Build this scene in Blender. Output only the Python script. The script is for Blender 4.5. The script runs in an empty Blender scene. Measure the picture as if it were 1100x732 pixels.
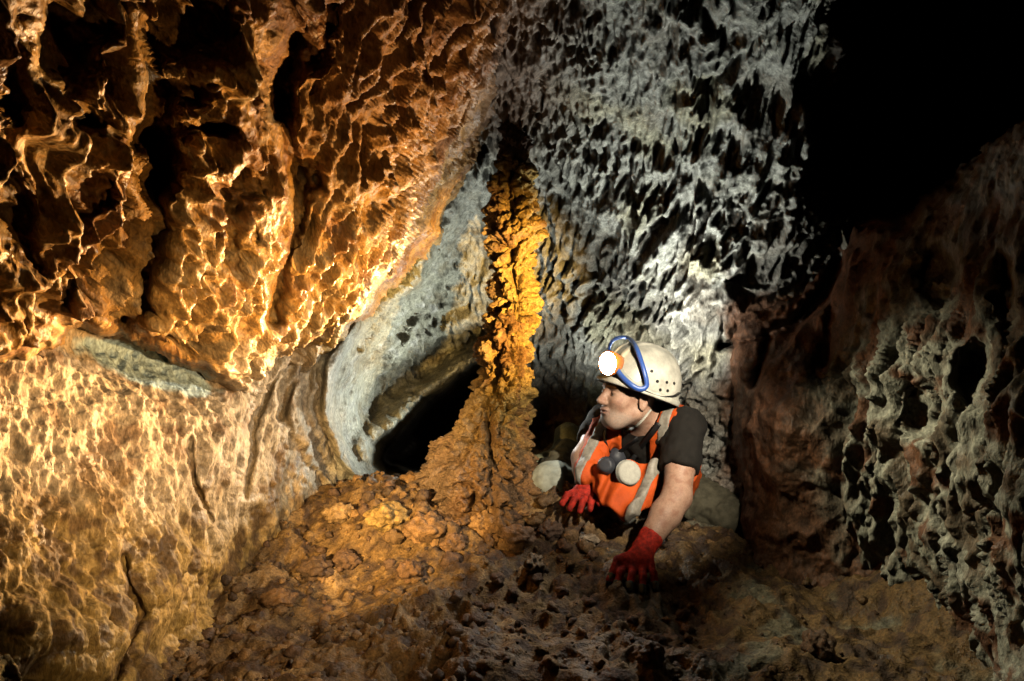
import bpy, math, random
import numpy as np
from mathutils import Vector, Matrix

SC = bpy.context.scene
COL = SC.collection
random.seed(7)

# ------------------------------------------------------------------ camera
CAM = np.array([0.0, 0.0, 0.80]); F = 800.0
cd = bpy.data.cameras.new('camera'); cam = bpy.data.objects.new('camera', cd); COL.objects.link(cam)
cam.location = CAM; cam.rotation_euler = (math.radians(90), 0, 0)
cd.sensor_width = 36.0; cd.lens = 36.0 * F / 1100.0; cd.clip_start = 0.02; cd.clip_end = 200
cd.dof.use_dof = False; cd.dof.focus_distance = 2.6; cd.dof.aperture_fstop = 9
SC.camera = cam

def at(px, py, d):
    """world point seen at a pixel of the photograph, d metres in front of the camera"""
    return np.array([(px - 550) / F * d, d, CAM[2] + (366 - py) / F * d])

# ------------------------------------------------------------------ world (no daylight in the cave)
W = bpy.data.worlds.new('World'); SC.world = W; W.use_nodes = True
W.node_tree.nodes['Background'].inputs[0].default_value = (0.5, 0.6, 0.7, 1)
W.node_tree.nodes['Background'].inputs[1].default_value = 0.0
SC.view_settings.view_transform = 'Standard'; SC.view_settings.look = 'None'
SC.view_settings.exposure = 0.35; SC.view_settings.gamma = 1.0
SC.view_settings.use_curve_mapping = False
cy = SC.cycles
cy.use_denoising = True; cy.max_bounces = 5; cy.diffuse_bounces = 0; cy.glossy_bounces = 2
cy.transparent_max_bounces = 6; cy.sample_clamp_indirect = 3.0
cy.use_adaptive_sampling = True; cy.adaptive_threshold = 0.01

# ------------------------------------------------------------------ hidden lamps, and unseen spots added to brighten parts of the cave
def spot(name, loc, target, power, color, angle, blend=0.5, radius=0.02):
    l = bpy.data.lights.new(name, 'SPOT'); l.energy = power; l.color = color
    l.spot_size = math.radians(angle); l.spot_blend = blend; l.shadow_soft_size = radius
    o = bpy.data.objects.new(name, l); COL.objects.link(o)
    o.location = loc
    v = Vector(target) - Vector(loc)
    o.rotation_euler = v.to_track_quat('-Z', 'Y').to_euler()
    return o
def point(name, loc, power, color, radius=0.02):
    l = bpy.data.lights.new(name, 'POINT'); l.energy = power; l.color = color; l.shadow_soft_size = radius
    o = bpy.data.objects.new(name, l); COL.objects.link(o); o.location = loc
    return o

WARM = (1.0, 0.63, 0.27); COOL = (0.96, 1.0, 0.90)
spot('warm_lamp', (-.03, 3.26, 0.60), at(110, 220, 1.35), 330, (1.0, .60, .22), 54, 1.0)
spot('rake_lamp', (-.12, 3.28, 0.52), at(60, 500, 1.45), 105, (1.0, .66, .32), 62, 1.0)
spot('added_mid_spot', (0.13, 2.20, 0.40), at(240, 190, 1.7), 64, (1.0, .58, .21), 100, 1.0)  # added spot in open air with no fixture, side light for the overhang
spot('front_fill', (0.40, 1.35, 0.12), at(290, 300, 2.1), 9, (1.0, .56, .20), 85, 0.9)  # weak frontal fill added for the overhang
spot('wall_lamp', (0.25, 0.75, 0.70), at(250, 490, 2.2), 56, (1.0, .72, .40), 60, 1.0)
spot('column_lamp', (0.62, 1.75, 0.72), at(543, 318, 2.8), 185, (1.0, .60, .17), 38, 0.9)
spot('back_lamp', (-0.08, 3.42, 0.42), at(400, 330, 3.1), 26, COOL, 150, 0.8)
spot('ceiling_lamp', (0.60, 2.84, 0.62), at(690, 110, 2.2), 29, COOL, 104, 1.0)
spot('niche_fill', (0.56, 2.72, 0.72), at(745, 335, 2.9), 4.5, (1.0, .96, .84), 150, 1.0)  # unseen fill added to brighten the wall around the helmet
spot('added_bank_spot', (0.25, 2.15, 1.05), at(980, 570, 1.9), 24, (1.0, .93, .66), 72, 1.0)  # added spot hanging in open air with no fixture, rakes the bank
spot('floor_lamp', (-0.80, 0.98, 0.58), at(440, 535, 2.8), 260, (1.0, .64, .24), 33, 1.0)
spot('caver_fill', (0.75, 1.45, 1.05), at(692, 465, 2.6), 80, (1.0, .88, .68), 42, 1.0)  # unseen fill added to brighten the caver
spot('glow_fill', (0.31, 2.88, 0.56), at(596, 330, 3.2), 5, COOL, 120, 1.0)  # unseen fill added behind the head for a glow on the back wall
spot('rim_fill', (0.02, 3.02, 0.60), at(645, 480, 2.6), 9, (.95, 1.0, .92), 60, 0.7)  # unseen spot added to give the caver a bright edge

# ------------------------------------------------------------------ numpy noise
_rng = np.random.RandomState(3)
_perm = _rng.permutation(256).astype(np.int32); _perm = np.concatenate([_perm, _perm, _perm])
_grad = _rng.normal(size=(256, 3)).astype(np.float32); _grad /= np.linalg.norm(_grad, axis=1)[:, None]
_jit = _rng.rand(256, 3).astype(np.float32)

def _h(i, j, k):
    return _perm[_perm[_perm[i & 255] + (j & 255)] + (k & 255)]
def perlin(P):
    P = P.astype(np.float32); I = np.floor(P).astype(np.int32); f = P - I
    u = f * f * f * (f * (f * 6 - 15) + 10)
    r = 0
    for dx in (0, 1):
        wx = u[:, 0] if dx else 1 - u[:, 0]
        for dy in (0, 1):
            wy = u[:, 1] if dy else 1 - u[:, 1]
            for dz in (0, 1):
                wz = u[:, 2] if dz else 1 - u[:, 2]
                g = _grad[_h(I[:, 0] + dx, I[:, 1] + dy, I[:, 2] + dz)]
                dd = f - np.array([dx, dy, dz], np.float32)
                r = r + wx * wy * wz * (g * dd).sum(1)
    return r * 1.5
def fbm(P, n=4, g=0.5):
    r = 0; a = 1.0; Q = P
    for _ in range(n):
        r = r + a * perlin(Q); Q = Q * 2.03 + 17.3; a *= g
    return r
def ridged(P, n=4, g=0.5):
    r = 0; a = 1.0; Q = P; w = 1.0
    for _ in range(n):
        s = 1 - np.abs(perlin(Q)) * 1.6; s = np.clip(s, 0, 1) ** 2
        r = r + a * s * w; w = np.clip(s * 1.6, 0, 1); Q = Q * 2.1 + 9.1; a *= g
    return r
def worley(P):
    P = P.astype(np.float32); I = np.floor(P).astype(np.int32); f = P - I
    F1 = np.full(len(P), 9, np.float32); F2 = F1.copy()
    for dx in (-1, 0, 1):
        for dy in (-1, 0, 1):
            for dz in (-1, 0, 1):
                j = _jit[_h(I[:, 0] + dx, I[:, 1] + dy, I[:, 2] + dz)]
                v = j + np.array([dx, dy, dz], np.float32) - f
                d = np.sqrt((v * v).sum(1))
                F2 = np.minimum(F2, np.maximum(F1, d)); F1 = np.minimum(F1, d)
    return F1, F2
def crest(P, k=2.2, p=2.2):
    return np.clip(1 - np.abs(perlin(P)) * k, 0, 1) ** p
def rr(P, k=1.7):
    n = perlin(P); return np.clip(1 - np.sqrt(n * n + .003) * k, -.1, 1) - .45
def dm(F, w=.8): return np.sqrt(np.clip(1 - (F / w) ** 2, 0, 1)) - .55
def warp(P, s, a):
    return P + a * np.stack([perlin(P * s), perlin(P * s + 31.7), perlin(P * s + 71.3)], 1)
def stretch(P, f, k):
    f = np.array(f, float); f /= np.linalg.norm(f)
    return P - (1 - 1 / k) * (P @ f)[:, None] * f
def sstep(a, b, x):
    t = np.clip((x - a) / (b - a), 0, 1); return t * t * (3 - 2 * t)

# ------------------------------------------------------------------ materials
def nodes(name):
    m = bpy.data.materials.new(name); m.use_nodes = True
    nt = m.node_tree; b = nt.nodes['Principled BSDF']
    return m, nt, b
def mat(name, color, rough=0.6, metal=0.0, noise=0.0, scale=40, bump=0.0, bscale=200, spec=0.4, emit=None, estr=0, alpha=1, sheen=0, coat=0):
    m, nt, b = nodes(name)
    b.inputs['Roughness'].default_value = rough; b.inputs['Metallic'].default_value = metal
    b.inputs['Specular IOR Level'].default_value = spec
    b.inputs['Base Color'].default_value = (*color, 1)
    if coat: b.inputs['Coat Weight'].default_value = coat
    if sheen: b.inputs['Sheen Weight'].default_value = sheen
    tc = nt.nodes.new('ShaderNodeTexCoord')
    if noise:
        n = nt.nodes.new('ShaderNodeTexNoise'); n.inputs['Scale'].default_value = scale; n.inputs['Detail'].default_value = 6
        n.inputs['Roughness'].default_value = 0.65
        r = nt.nodes.new('ShaderNodeValToRGB'); c = np.array(color)
        r.color_ramp.elements[0].position = .35; r.color_ramp.elements[1].position = .68
        r.color_ramp.elements[0].color = (*(c * (1 - noise)), 1)
        r.color_ramp.elements[1].color = (*np.clip(c * (1 + noise * .6), 0, 1), 1)
        nt.links.new(tc.outputs['Object'], n.inputs['Vector']); nt.links.new(n.outputs['Fac'], r.inputs['Fac'])
        nt.links.new(r.outputs['Color'], b.inputs['Base Color'])
    if bump:
        n2 = nt.nodes.new('ShaderNodeTexNoise'); n2.inputs['Scale'].default_value = bscale; n2.inputs['Detail'].default_value = 4
        bp = nt.nodes.new('ShaderNodeBump'); bp.inputs['Strength'].default_value = bump; bp.inputs['Distance'].default_value = 0.004
        nt.links.new(tc.outputs['Object'], n2.inputs['Vector']); nt.links.new(n2.outputs['Fac'], bp.inputs['Height'])
        nt.links.new(bp.outputs['Normal'], b.inputs['Normal'])
    if emit: b.inputs['Emission Color'].default_value = (*emit, 1); b.inputs['Emission Strength'].default_value = estr
    if alpha < 1: b.inputs['Alpha'].default_value = alpha
    return m
def rock_mat(name, bump=0.8, dist=0.012, s1=55, s2=190, rough=(0.45, 0.95), var=0.45, stretch_z=1.0, spec=0.5):
    m, nt, b = nodes(name)
    L = nt.links.new; N = nt.nodes.new
    at_ = N('ShaderNodeAttribute'); at_.attribute_name = 'Col'
    tc = N('ShaderNodeTexCoord'); mp = N('ShaderNodeMapping'); mp.inputs['Scale'].default_value = (1, 1, stretch_z)
    L(tc.outputs['Object'], mp.inputs['Vector'])
    n1 = N('ShaderNodeTexNoise'); n1.inputs['Scale'].default_value = s1; n1.inputs['Detail'].default_value = 5; n1.inputs['Roughness'].default_value = .55
    n2 = N('ShaderNodeTexNoise'); n2.inputs['Scale'].default_value = s2; n2.inputs['Detail'].default_value = 2; n2.inputs['Roughness'].default_value = .5
    n3 = N('ShaderNodeTexNoise'); n3.inputs['Scale'].default_value = 9; n3.inputs['Detail'].default_value = 4
    for n in (n1, n2, n3): L(mp.outputs['Vector'], n.inputs['Vector'])
    rp = N('ShaderNodeMapRange'); rp.inputs['From Min'].default_value = .3; rp.inputs['From Max'].default_value = .7
    rp.inputs['To Min'].default_value = 1 - var; rp.inputs['To Max'].default_value = 1 + var * .8
    L(n1.outputs['Fac'], rp.inputs['Value'])
    rp2 = N('ShaderNodeMapRange'); rp2.inputs['From Min'].default_value = .3; rp2.inputs['From Max'].default_value = .7
    rp2.inputs['To Min'].default_value = 1 - var * .8; rp2.inputs['To Max'].default_value = 1 + var * .7
    L(n2.outputs['Fac'], rp2.inputs['Value'])
    mm = N('ShaderNodeMath'); mm.operation = 'MULTIPLY'; L(rp.outputs['Result'], mm.inputs[0]); L(rp2.outputs['Result'], mm.inputs[1])
    mx = N('ShaderNodeVectorMath'); mx.operation = 'SCALE'
    L(at_.outputs['Color'], mx.inputs[0]); L(mm.outputs['Value'], mx.inputs['Scale'])
    L(mx.outputs['Vector'], b.inputs['Base Color'])
    rr = N('ShaderNodeMapRange'); rr.inputs['From Min'].default_value = .35; rr.inputs['From Max'].default_value = .65
    rr.inputs['To Min'].default_value = rough[0]; rr.inputs['To Max'].default_value = rough[1]
    L(n3.outputs['Fac'], rr.inputs['Value']); L(rr.outputs['Result'], b.inputs['Roughness'])
    b.inputs['Specular IOR Level'].default_value = spec
    ad = N('ShaderNodeMath'); ad.operation = 'MULTIPLY_ADD'; ad.inputs[1].default_value = 0.35
    L(n2.outputs['Fac'], ad.inputs[0]); L(n1.outputs['Fac'], ad.inputs[2])
    bp = N('ShaderNodeBump'); bp.inputs['Strength'].default_value = bump; bp.inputs['Distance'].default_value = dist
    L(ad.outputs['Value'], bp.inputs['Height']); L(bp.outputs['Normal'], b.inputs['Normal'])
    return m

# ------------------------------------------------------------------ mesh helpers
def mesh_obj(name, V, Q, material, parent=None, smooth=True, color=None, T=None):
    V = np.asarray(V, np.float32)
    me = bpy.data.meshes.new(name)
    if isinstance(Q, np.ndarray):
        k = Q.shape[1]
        me.vertices.add(len(V)); me.vertices.foreach_set('co', V.ravel())
        me.loops.add(Q.size); me.loops.foreach_set('vertex_index', Q.astype(np.int32).ravel())
        me.polygons.add(len(Q)); me.polygons.foreach_set('loop_start', np.arange(0, Q.size, k, dtype=np.int32))
        me.update(calc_edges=True)
    else:
        me.from_pydata([tuple(map(float, v)) for v in V], [], [tuple(map(int, q)) for q in Q])
    me.polygons.foreach_set('use_smooth', np.full(len(me.polygons), smooth))
    if color is not None:
        ca = me.color_attributes.new('Col', 'FLOAT_COLOR', 'POINT')
        c4 = np.ones((len(V), 4), np.float32); c4[:, :3] = color
        ca.data.foreach_set('color', c4.ravel())
    me.materials.append(material); me.update()
    o = bpy.data.objects.new(name, me); COL.objects.link(o)
    if parent: o.parent = parent
    return o
def tag(o, label=None, cat=None, group=None, kind=None):
    for k, v in (('label', label), ('category', cat), ('group', group), ('kind', kind)):
        if v: o[k] = v
    return o
def grid_faces(ny, nx, keep=None, wrap=False):
    i = np.arange(ny - 1)[:, None]; j = np.arange(nx if wrap else nx - 1)[None, :]
    a = i * nx + j; b = i * nx + (j + 1) % nx
    Q = np.stack([a, b, b + nx, a + nx], -1).reshape(-1, 4)
    if keep is not None: Q = Q[keep[Q].all(1)]
    return Q
def compact(V, Q, *arrs):
    u, inv = np.unique(Q, return_inverse=True)
    return (V[u], inv.reshape(Q.shape)) + tuple(a[u] for a in arrs)
def tps(ctrl, X, Y, smooth=0.02):
    """smooth surface through control points, in inverse depth (a plane stays a plane)"""
    c = np.array(ctrl, float); cx = c[:, 0] / 200; cyy = c[:, 1] / 200; v = 1 / c[:, 2]; n = len(c)
    def U(r2): return np.where(r2 < 1e-12, 0, 0.5 * r2 * np.log(np.maximum(r2, 1e-12)))
    K = U((cx[:, None] - cx) ** 2 + (cyy[:, None] - cyy) ** 2) + smooth * np.eye(n)
    Pm = np.stack([np.ones(n), cx, cyy], 1)
    A = np.block([[K, Pm], [Pm.T, np.zeros((3, 3))]])
    s = np.linalg.solve(A, np.concatenate([v, [0, 0, 0]]))
    x = X / 200; y = Y / 200; r = s[n] + s[n + 1] * x + s[n + 2] * y
    for k in range(n): r = r + s[k] * U((x - cx[k]) ** 2 + (y - cyy[k]) ** 2)
    return 1 / np.clip(r, 0.14, 3.0)
def poly_sd(X, Y, poly):
    """signed distance to a closed outline, positive inside"""
    p = np.array(poly, float); n = len(p); d = np.full(X.shape, 1e9); inside = np.zeros(X.shape, bool)
    for i in range(n):
        a = p[i]; b = p[(i + 1) % n]; e = b - a
        t = np.clip(((X - a[0]) * e[0] + (Y - a[1]) * e[1]) / (e @ e), 0, 1)
        d = np.minimum(d, np.hypot(X - a[0] - t * e[0], Y - a[1] - t * e[1]))
        if a[1] != b[1]:
            c = ((a[1] > Y) != (b[1] > Y)) & (X < (b[0] - a[0]) * (Y - a[1]) / (b[1] - a[1]) + a[0])
            inside ^= c
    return np.where(inside, d, -d)
def line_d(X, Y, pts):
    d = np.full(X.shape, 1e9); p = np.array(pts, float)
    for a, b in zip(p[:-1], p[1:]):
        e = b - a; t = np.clip(((X - a[0]) * e[0] + (Y - a[1]) * e[1]) / (e @ e), 0, 1)
        d = np.minimum(d, np.hypot(X - a[0] - t * e[0], Y - a[1] - t * e[1]))
    return d
def blob(X, Y, cx, cy_, rx, ry, ang=0):
    c, s = math.cos(math.radians(ang)), math.sin(math.radians(ang))
    u = ((X - cx) * c + (Y - cy_) * s) / rx; v = (-(X - cx) * s + (Y - cy_) * c) / ry
    return np.exp(-(u * u + v * v))
def rock_patch(name, box, step, ctrl, disp, color, material, mod=None, poly=None, curl=(40, .3)):
    x0, x1, y0, y1 = box
    def axis(a, b, lo, hi):
        c = max(a, lo); e = min(b, hi)
        return np.concatenate([np.arange(a, c, step * 3), np.arange(c, e, step), np.arange(e, b + step * 3, step * 3)])
    xs = axis(x0, x1, -20, 1120); ys = axis(y0, y1, -20, 750)
    X, Y = np.meshgrid(xs, ys); ny, nx = X.shape
    D = tps(ctrl, X, Y)
    P0 = np.stack([X / 60, Y / 60, np.full(X.shape, .5)], -1).reshape(-1, 3)
    wob = fbm(P0, 4, .6).reshape(X.shape)
    keep = np.ones(X.shape, bool)
    D0 = D
    if poly is not None:
        s = poly_sd(X, Y, poly) + wob * 11
        t = np.clip(s / curl[0], 0, 1)
        D = D + curl[1] * (1 - np.sqrt(np.clip(1 - (1 - t) ** 2, 0, 1)))
        keep = s > -3
    if mod is not None: D = mod(X, Y, D, wob)
    P = np.stack([(X - 550) / F * D, D, CAM[2] + (366 - Y) / F * D], -1)
    Db = .25 * D + .75 * D0
    Pb = np.stack([(X - 550) / F * Db, Db, CAM[2] + (366 - Y) / F * Db], -1)
    for _ in range(6):
        Pb[1:-1, 1:-1] = (Pb[1:-1, 1:-1] * 4 + Pb[:-2, 1:-1] + Pb[2:, 1:-1] + Pb[1:-1, :-2] + Pb[1:-1, 2:]) / 8
    gy, gx = np.gradient(Pb, axis=0), np.gradient(Pb, axis=1)
    N = np.cross(gy, gx); N /= np.linalg.norm(N, axis=-1)[..., None] + 1e-9
    toc = CAM - P; sg = np.sign((N * toc).sum(-1)); N *= np.where(sg == 0, 1, sg)[..., None]
    v = toc / np.linalg.norm(toc, axis=-1)[..., None]
    fac = (N * v).sum(-1).ravel()
    N = N + 0.35 * v; N /= np.linalg.norm(N, axis=-1)[..., None]
    Pf = P.reshape(-1, 3); Xf, Yf = X.ravel(), Y.ravel()
    dy_, dx_ = np.gradient(D); dy_ /= np.gradient(ys)[:, None]; dx_ /= np.gradient(xs)[None, :]
    dy0, dx0 = np.gradient(D0); dy0 /= np.gradient(ys)[:, None]; dx0 /= np.gradient(xs)[None, :]
    sl = np.hypot(dx_ - dx0, dy_ - dy0) * F / D; wgt = 1 / (1 + (sl / 2.2) ** 2)
    for _ in range(3): wgt[1:-1, 1:-1] = (wgt[1:-1, 1:-1] * 4 + wgt[:-2, 1:-1] + wgt[2:, 1:-1] + wgt[1:-1, :-2] + wgt[1:-1, 2:]) / 8
    h = disp(Pf, Xf, Yf) * (.15 + .85 * wgt.ravel())
    h = h * np.clip(fac * (2.0 if 'bank' in name else 2.6), .2, 1)
    V = Pf + N.reshape(-1, 3) * h[:, None]
    C = color(Pf, Xf, Yf, h)
    Q = grid_faces(ny, nx, keep.ravel())
    V, Q, C = compact(V, Q, C)
    return mesh_obj(name, V, Q, material, color=np.clip(C, 0.004, 0.9))
def mixc(a, b, t): return a * (1 - t[:, None]) + np.array(b)[None] * t[:, None]

# ------------------------------------------------------------------ surface nets from a distance function
def nets(f, lo, hi, res):
    lo = np.array(lo, float); hi = np.array(hi, float)
    n = np.ceil((hi - lo) / res).astype(int) + 1
    g = [lo[k] + res * np.arange(n[k]) for k in range(3)]
    G = np.stack(np.meshgrid(*g, indexing='ij'), -1).reshape(-1, 3)
    st = 5; cg = [np.append(g[k][::st], g[k][::st][-1] + st * res) for k in range(3)]
    CG = np.stack(np.meshgrid(*cg, indexing='ij'), -1).reshape(-1, 3)
    Cs = f(CG).reshape([len(c) for c in cg])
    near = np.zeros([len(c) for c in cg], bool); base_ = Cs
    thr = st * res * 1.9 + .012
    hit = np.abs(Cs) < thr
    ii = [np.minimum((np.arange(n[k]) + st // 2) // st, len(cg[k]) - 1) for k in range(3)]
    sel = hit[np.ix_(*ii)].ravel(); S = base_[np.ix_(*ii)].ravel().copy()
    Gs = G[sel]
    if len(Gs): S[sel] = np.concatenate([f(c) for c in np.array_split(Gs, max(1, len(Gs) // 300000))])
    S = S.reshape(n)
    S[0], S[-1] = np.abs(S[0]) + 1e-4, np.abs(S[-1]) + 1e-4
    S[:, 0] = np.abs(S[:, 0]) + 1e-4; S[:, -1] = np.abs(S[:, -1]) + 1e-4
    S[:, :, 0] = np.abs(S[:, :, 0]) + 1e-4; S[:, :, -1] = np.abs(S[:, :, -1]) + 1e-4
    ins = S < 0; m = n - 1
    acc = np.zeros((*m, 3)); cnt = np.zeros(m)
    faces = []
    for ax in range(3):
        o1 = [slice(None)] * 3; o2 = [slice(None)] * 3
        o1[ax] = slice(0, -1); o2[ax] = slice(1, None)
        a, b = S[tuple(o1)], S[tuple(o2)]
        ch = (a < 0) != (b < 0)
        idx = np.argwhere(ch); t = a[ch] / (a[ch] - b[ch])
        p = idx.astype(float); p[:, ax] += t
        u, w = [k for k in range(3) if k != ax]
        for du in (0, -1):
            for dw in (0, -1):
                c = idx.copy(); c[:, u] += du; c[:, w] += dw
                ok = (c >= 0).all(1) & (c < m).all(1)
                np.add.at(acc, tuple(c[ok].T), p[ok]); np.add.at(cnt, tuple(c[ok].T), 1)
        flip = (a[ch] < 0)
        c00 = idx.copy(); c10 = idx.copy(); c10[:, u] -= 1; c01 = idx.copy(); c01[:, w] -= 1; c11 = c10.copy(); c11[:, w] -= 1
        q = np.stack([np.ravel_multi_index(np.clip(c, 0, m - 1).T, m) for c in (c00, c10, c11, c01)], 1)
        if ax == 1: flip = ~flip
        q[flip] = q[flip][:, ::-1]
        faces.append(q)
    Q = np.concatenate(faces); Vv = (acc / np.maximum(cnt, 1)[..., None]).reshape(-1, 3) * res + lo
    V, Q = compact(Vv, Q)
    return V, Q[:, ::-1]
def cap(P, a, b, ra, rb):
    a = np.array(a, float); b = np.array(b, float); ba = b - a
    h = np.clip(((P - a) @ ba) / (ba @ ba), 0, 1)
    return np.linalg.norm(P - a - h[:, None] * ba, axis=1) - (ra + (rb - ra) * h)
def chain(P, pts, rs, k=.02):
    d = None
    for i in range(len(pts) - 1):
        c = cap(P, pts[i], pts[i + 1], rs[i], rs[i + 1]); d = c if d is None else smin(d, c, k)
    return d
def smin(a, b, k):
    h = np.clip(.5 + .5 * (b - a) / k, 0, 1); return b * (1 - h) + a * h - k * h * (1 - h)
def smax(a, b, k): return -smin(-a, -b, k)
def ell(P, c, r, R=None):
    q = P - np.array(c)
    if R is not None: q = q @ R
    r = np.array(r); k0 = np.linalg.norm(q / r, axis=1); k1 = np.linalg.norm(q / (r * r), axis=1)
    return k0 * (k0 - 1) / np.maximum(k1, 1e-9)
def sdf_obj(name, f, lo, hi, res, material, parent=None, smooth_it=1):
    V, Q = nets(f, lo, hi, res)
    return mesh_obj(name, V, Q, material, parent)
def tube(pts, r, n=8, closed=False, sub=4):
    P = np.array(pts, float); m = len(P)
    if sub > 1:   # catmull-rom
        out = []
        rng = range(m if closed else m - 1)
        for i in rng:
            p0 = P[(i - 1) % m] if (closed or i > 0) else P[0]; p1 = P[i]; p2 = P[(i + 1) % m]
            p3 = P[(i + 2) % m] if (closed or i + 2 < m) else P[-1]
            for t in np.arange(sub) / sub:
                out.append(.5 * (2 * p1 + (p2 - p0) * t + (2 * p0 - 5 * p1 + 4 * p2 - p3) * t * t + (3 * p1 - p0 - 3 * p2 + p3) * t ** 3))
        if not closed: out.append(P[-1])
        P = np.array(out); m = len(P)
    T = np.roll(P, -1, 0) - np.roll(P, 1, 0)
    if not closed: T[0] = P[1] - P[0]; T[-1] = P[-1] - P[-2]
    T /= np.linalg.norm(T, axis=1)[:, None]
    nrm = np.cross(T[0], [0.3, .2, 1.0]); V = []
    for i in range(m):
        nrm = nrm - (nrm @ T[i]) * T[i]; nrm /= np.linalg.norm(nrm); b = np.cross(T[i], nrm)
        rr = r[int(i / max(1, m - 1) * (len(r) - 1) + .5)] if hasattr(r, '__len__') else r
        ra, rb = rr if isinstance(rr, tuple) else (rr, rr)
        for k in range(n):
            a = 2 * math.pi * k / n; V.append(P[i] + nrm * ra * math.cos(a) + b * rb * math.sin(a))
    Fc = []
    for i in range(m if closed else m - 1):
        for k in range(n):
            j = (i + 1) % m; Fc.append((i * n + k, i * n + (k + 1) % n, j * n + (k + 1) % n, j * n + k))
    if not closed: Fc += [tuple(range(n))[::-1], tuple((m - 1) * n + k for k in range(n))]
    return np.array(V), Fc
# ------------------------------------------------------------------ rock materials
M_rock = rock_mat('cave_rock', bump=.9, dist=.009, s1=45, s2=140, stretch_z=.6)
M_over = rock_mat('ochre_rock', bump=.9, dist=.009, s1=45, s2=140, stretch_z=.6, rough=(.3, .75))
M_col = rock_mat('lava_column', bump=1.0, dist=.011, s1=50, s2=160, rough=(.5, .95))
M_floor = rock_mat('cave_soil', bump=1.0, dist=.011, s1=50, s2=160, rough=(.45, .95), var=.5)

# ------------------------------------------------------------------ main wall and roof behind everything
wall_ctrl = [(-300, 450, .85), (-300, 800, .8), (-150, 300, 1.15), (0, 400, 1.5), (0, 560, 1.40), (0, 732, 1.30), (-150, 560, 1.1), (-150, 800, 1.0),
    (100, 400, 1.85), (100, 500, 1.70), (100, 640, 1.60), (100, 800, 1.45), (200, 440, 2.15), (200, 540, 2.05), (190, 680, 2.0), (230, 595, 2.30),
    (300, 430, 2.65), (300, 500, 2.65), (285, 560, 2.6), (350, 420, 2.95), (350, 500, 3.05), (0, 200, 1.7), (150, 200, 2.0), (300, 250, 2.5),
    (380, 380, 3.05), (395, 470, 3.25), (440, 380, 3.45), (460, 440, 3.6), (450, 300, 3.35), (480, 240, 3.2), (505, 190, 3.05), (510, 330, 3.45),
    (530, 420, 3.6), (430, 530, 3.2), (550, 165, 2.95), (540, 100, 2.55), (550, 0, 2.05), (550, -150, 1.55), (560, 300, 3.3),
    (620, 200, 2.85), (640, 300, 3.05), (650, 370, 3.1), (600, 400, 3.4), (590, 460, 3.7), (620, 520, 3.6), (600, 580, 3.5),
    (700, 0, 1.95), (700, 100, 2.3), (700, 200, 2.65), (700, 300, 2.9), (700, 360, 3.0), (740, 420, 3.0), (760, 500, 2.95), (760, 600, 2.8),
    (800, 0, 1.95), (800, 100, 2.25), (800, 200, 2.5), (800, 270, 2.6), (860, 0, 2.0), (865, 100, 2.25), (860, 200, 2.45), (860, 260, 2.55),
    (850, 400, 2.75), (850, 550, 2.6), (880, 320, 2.7), (950, 500, 2.4), (1050, 500, 2.1), (1000, 700, 2.0), (1100, 300, 2.6), (1000, 300, 2.8),
    (700, -150, 1.55), (900, -150, 1.6), (1100, 0, 2.6), (1300, 0, 2.4), (1300, 400, 1.5), (1300, 800, 1.2), (700, 800, 1.9), (400, 800, 1.8)]
void_poly = [(880, -300), (884, 60), (872, 130), (868, 205), (900, 235), (960, 260), (1060, 280), (1400, 260), (1400, -300)]
hole_poly = [(398, 492), (402, 478), (420, 460), (450, 430), (486, 398), (520, 382), (560, 420), (560, 520), (470, 520), (415, 512), (399, 500)]
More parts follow.
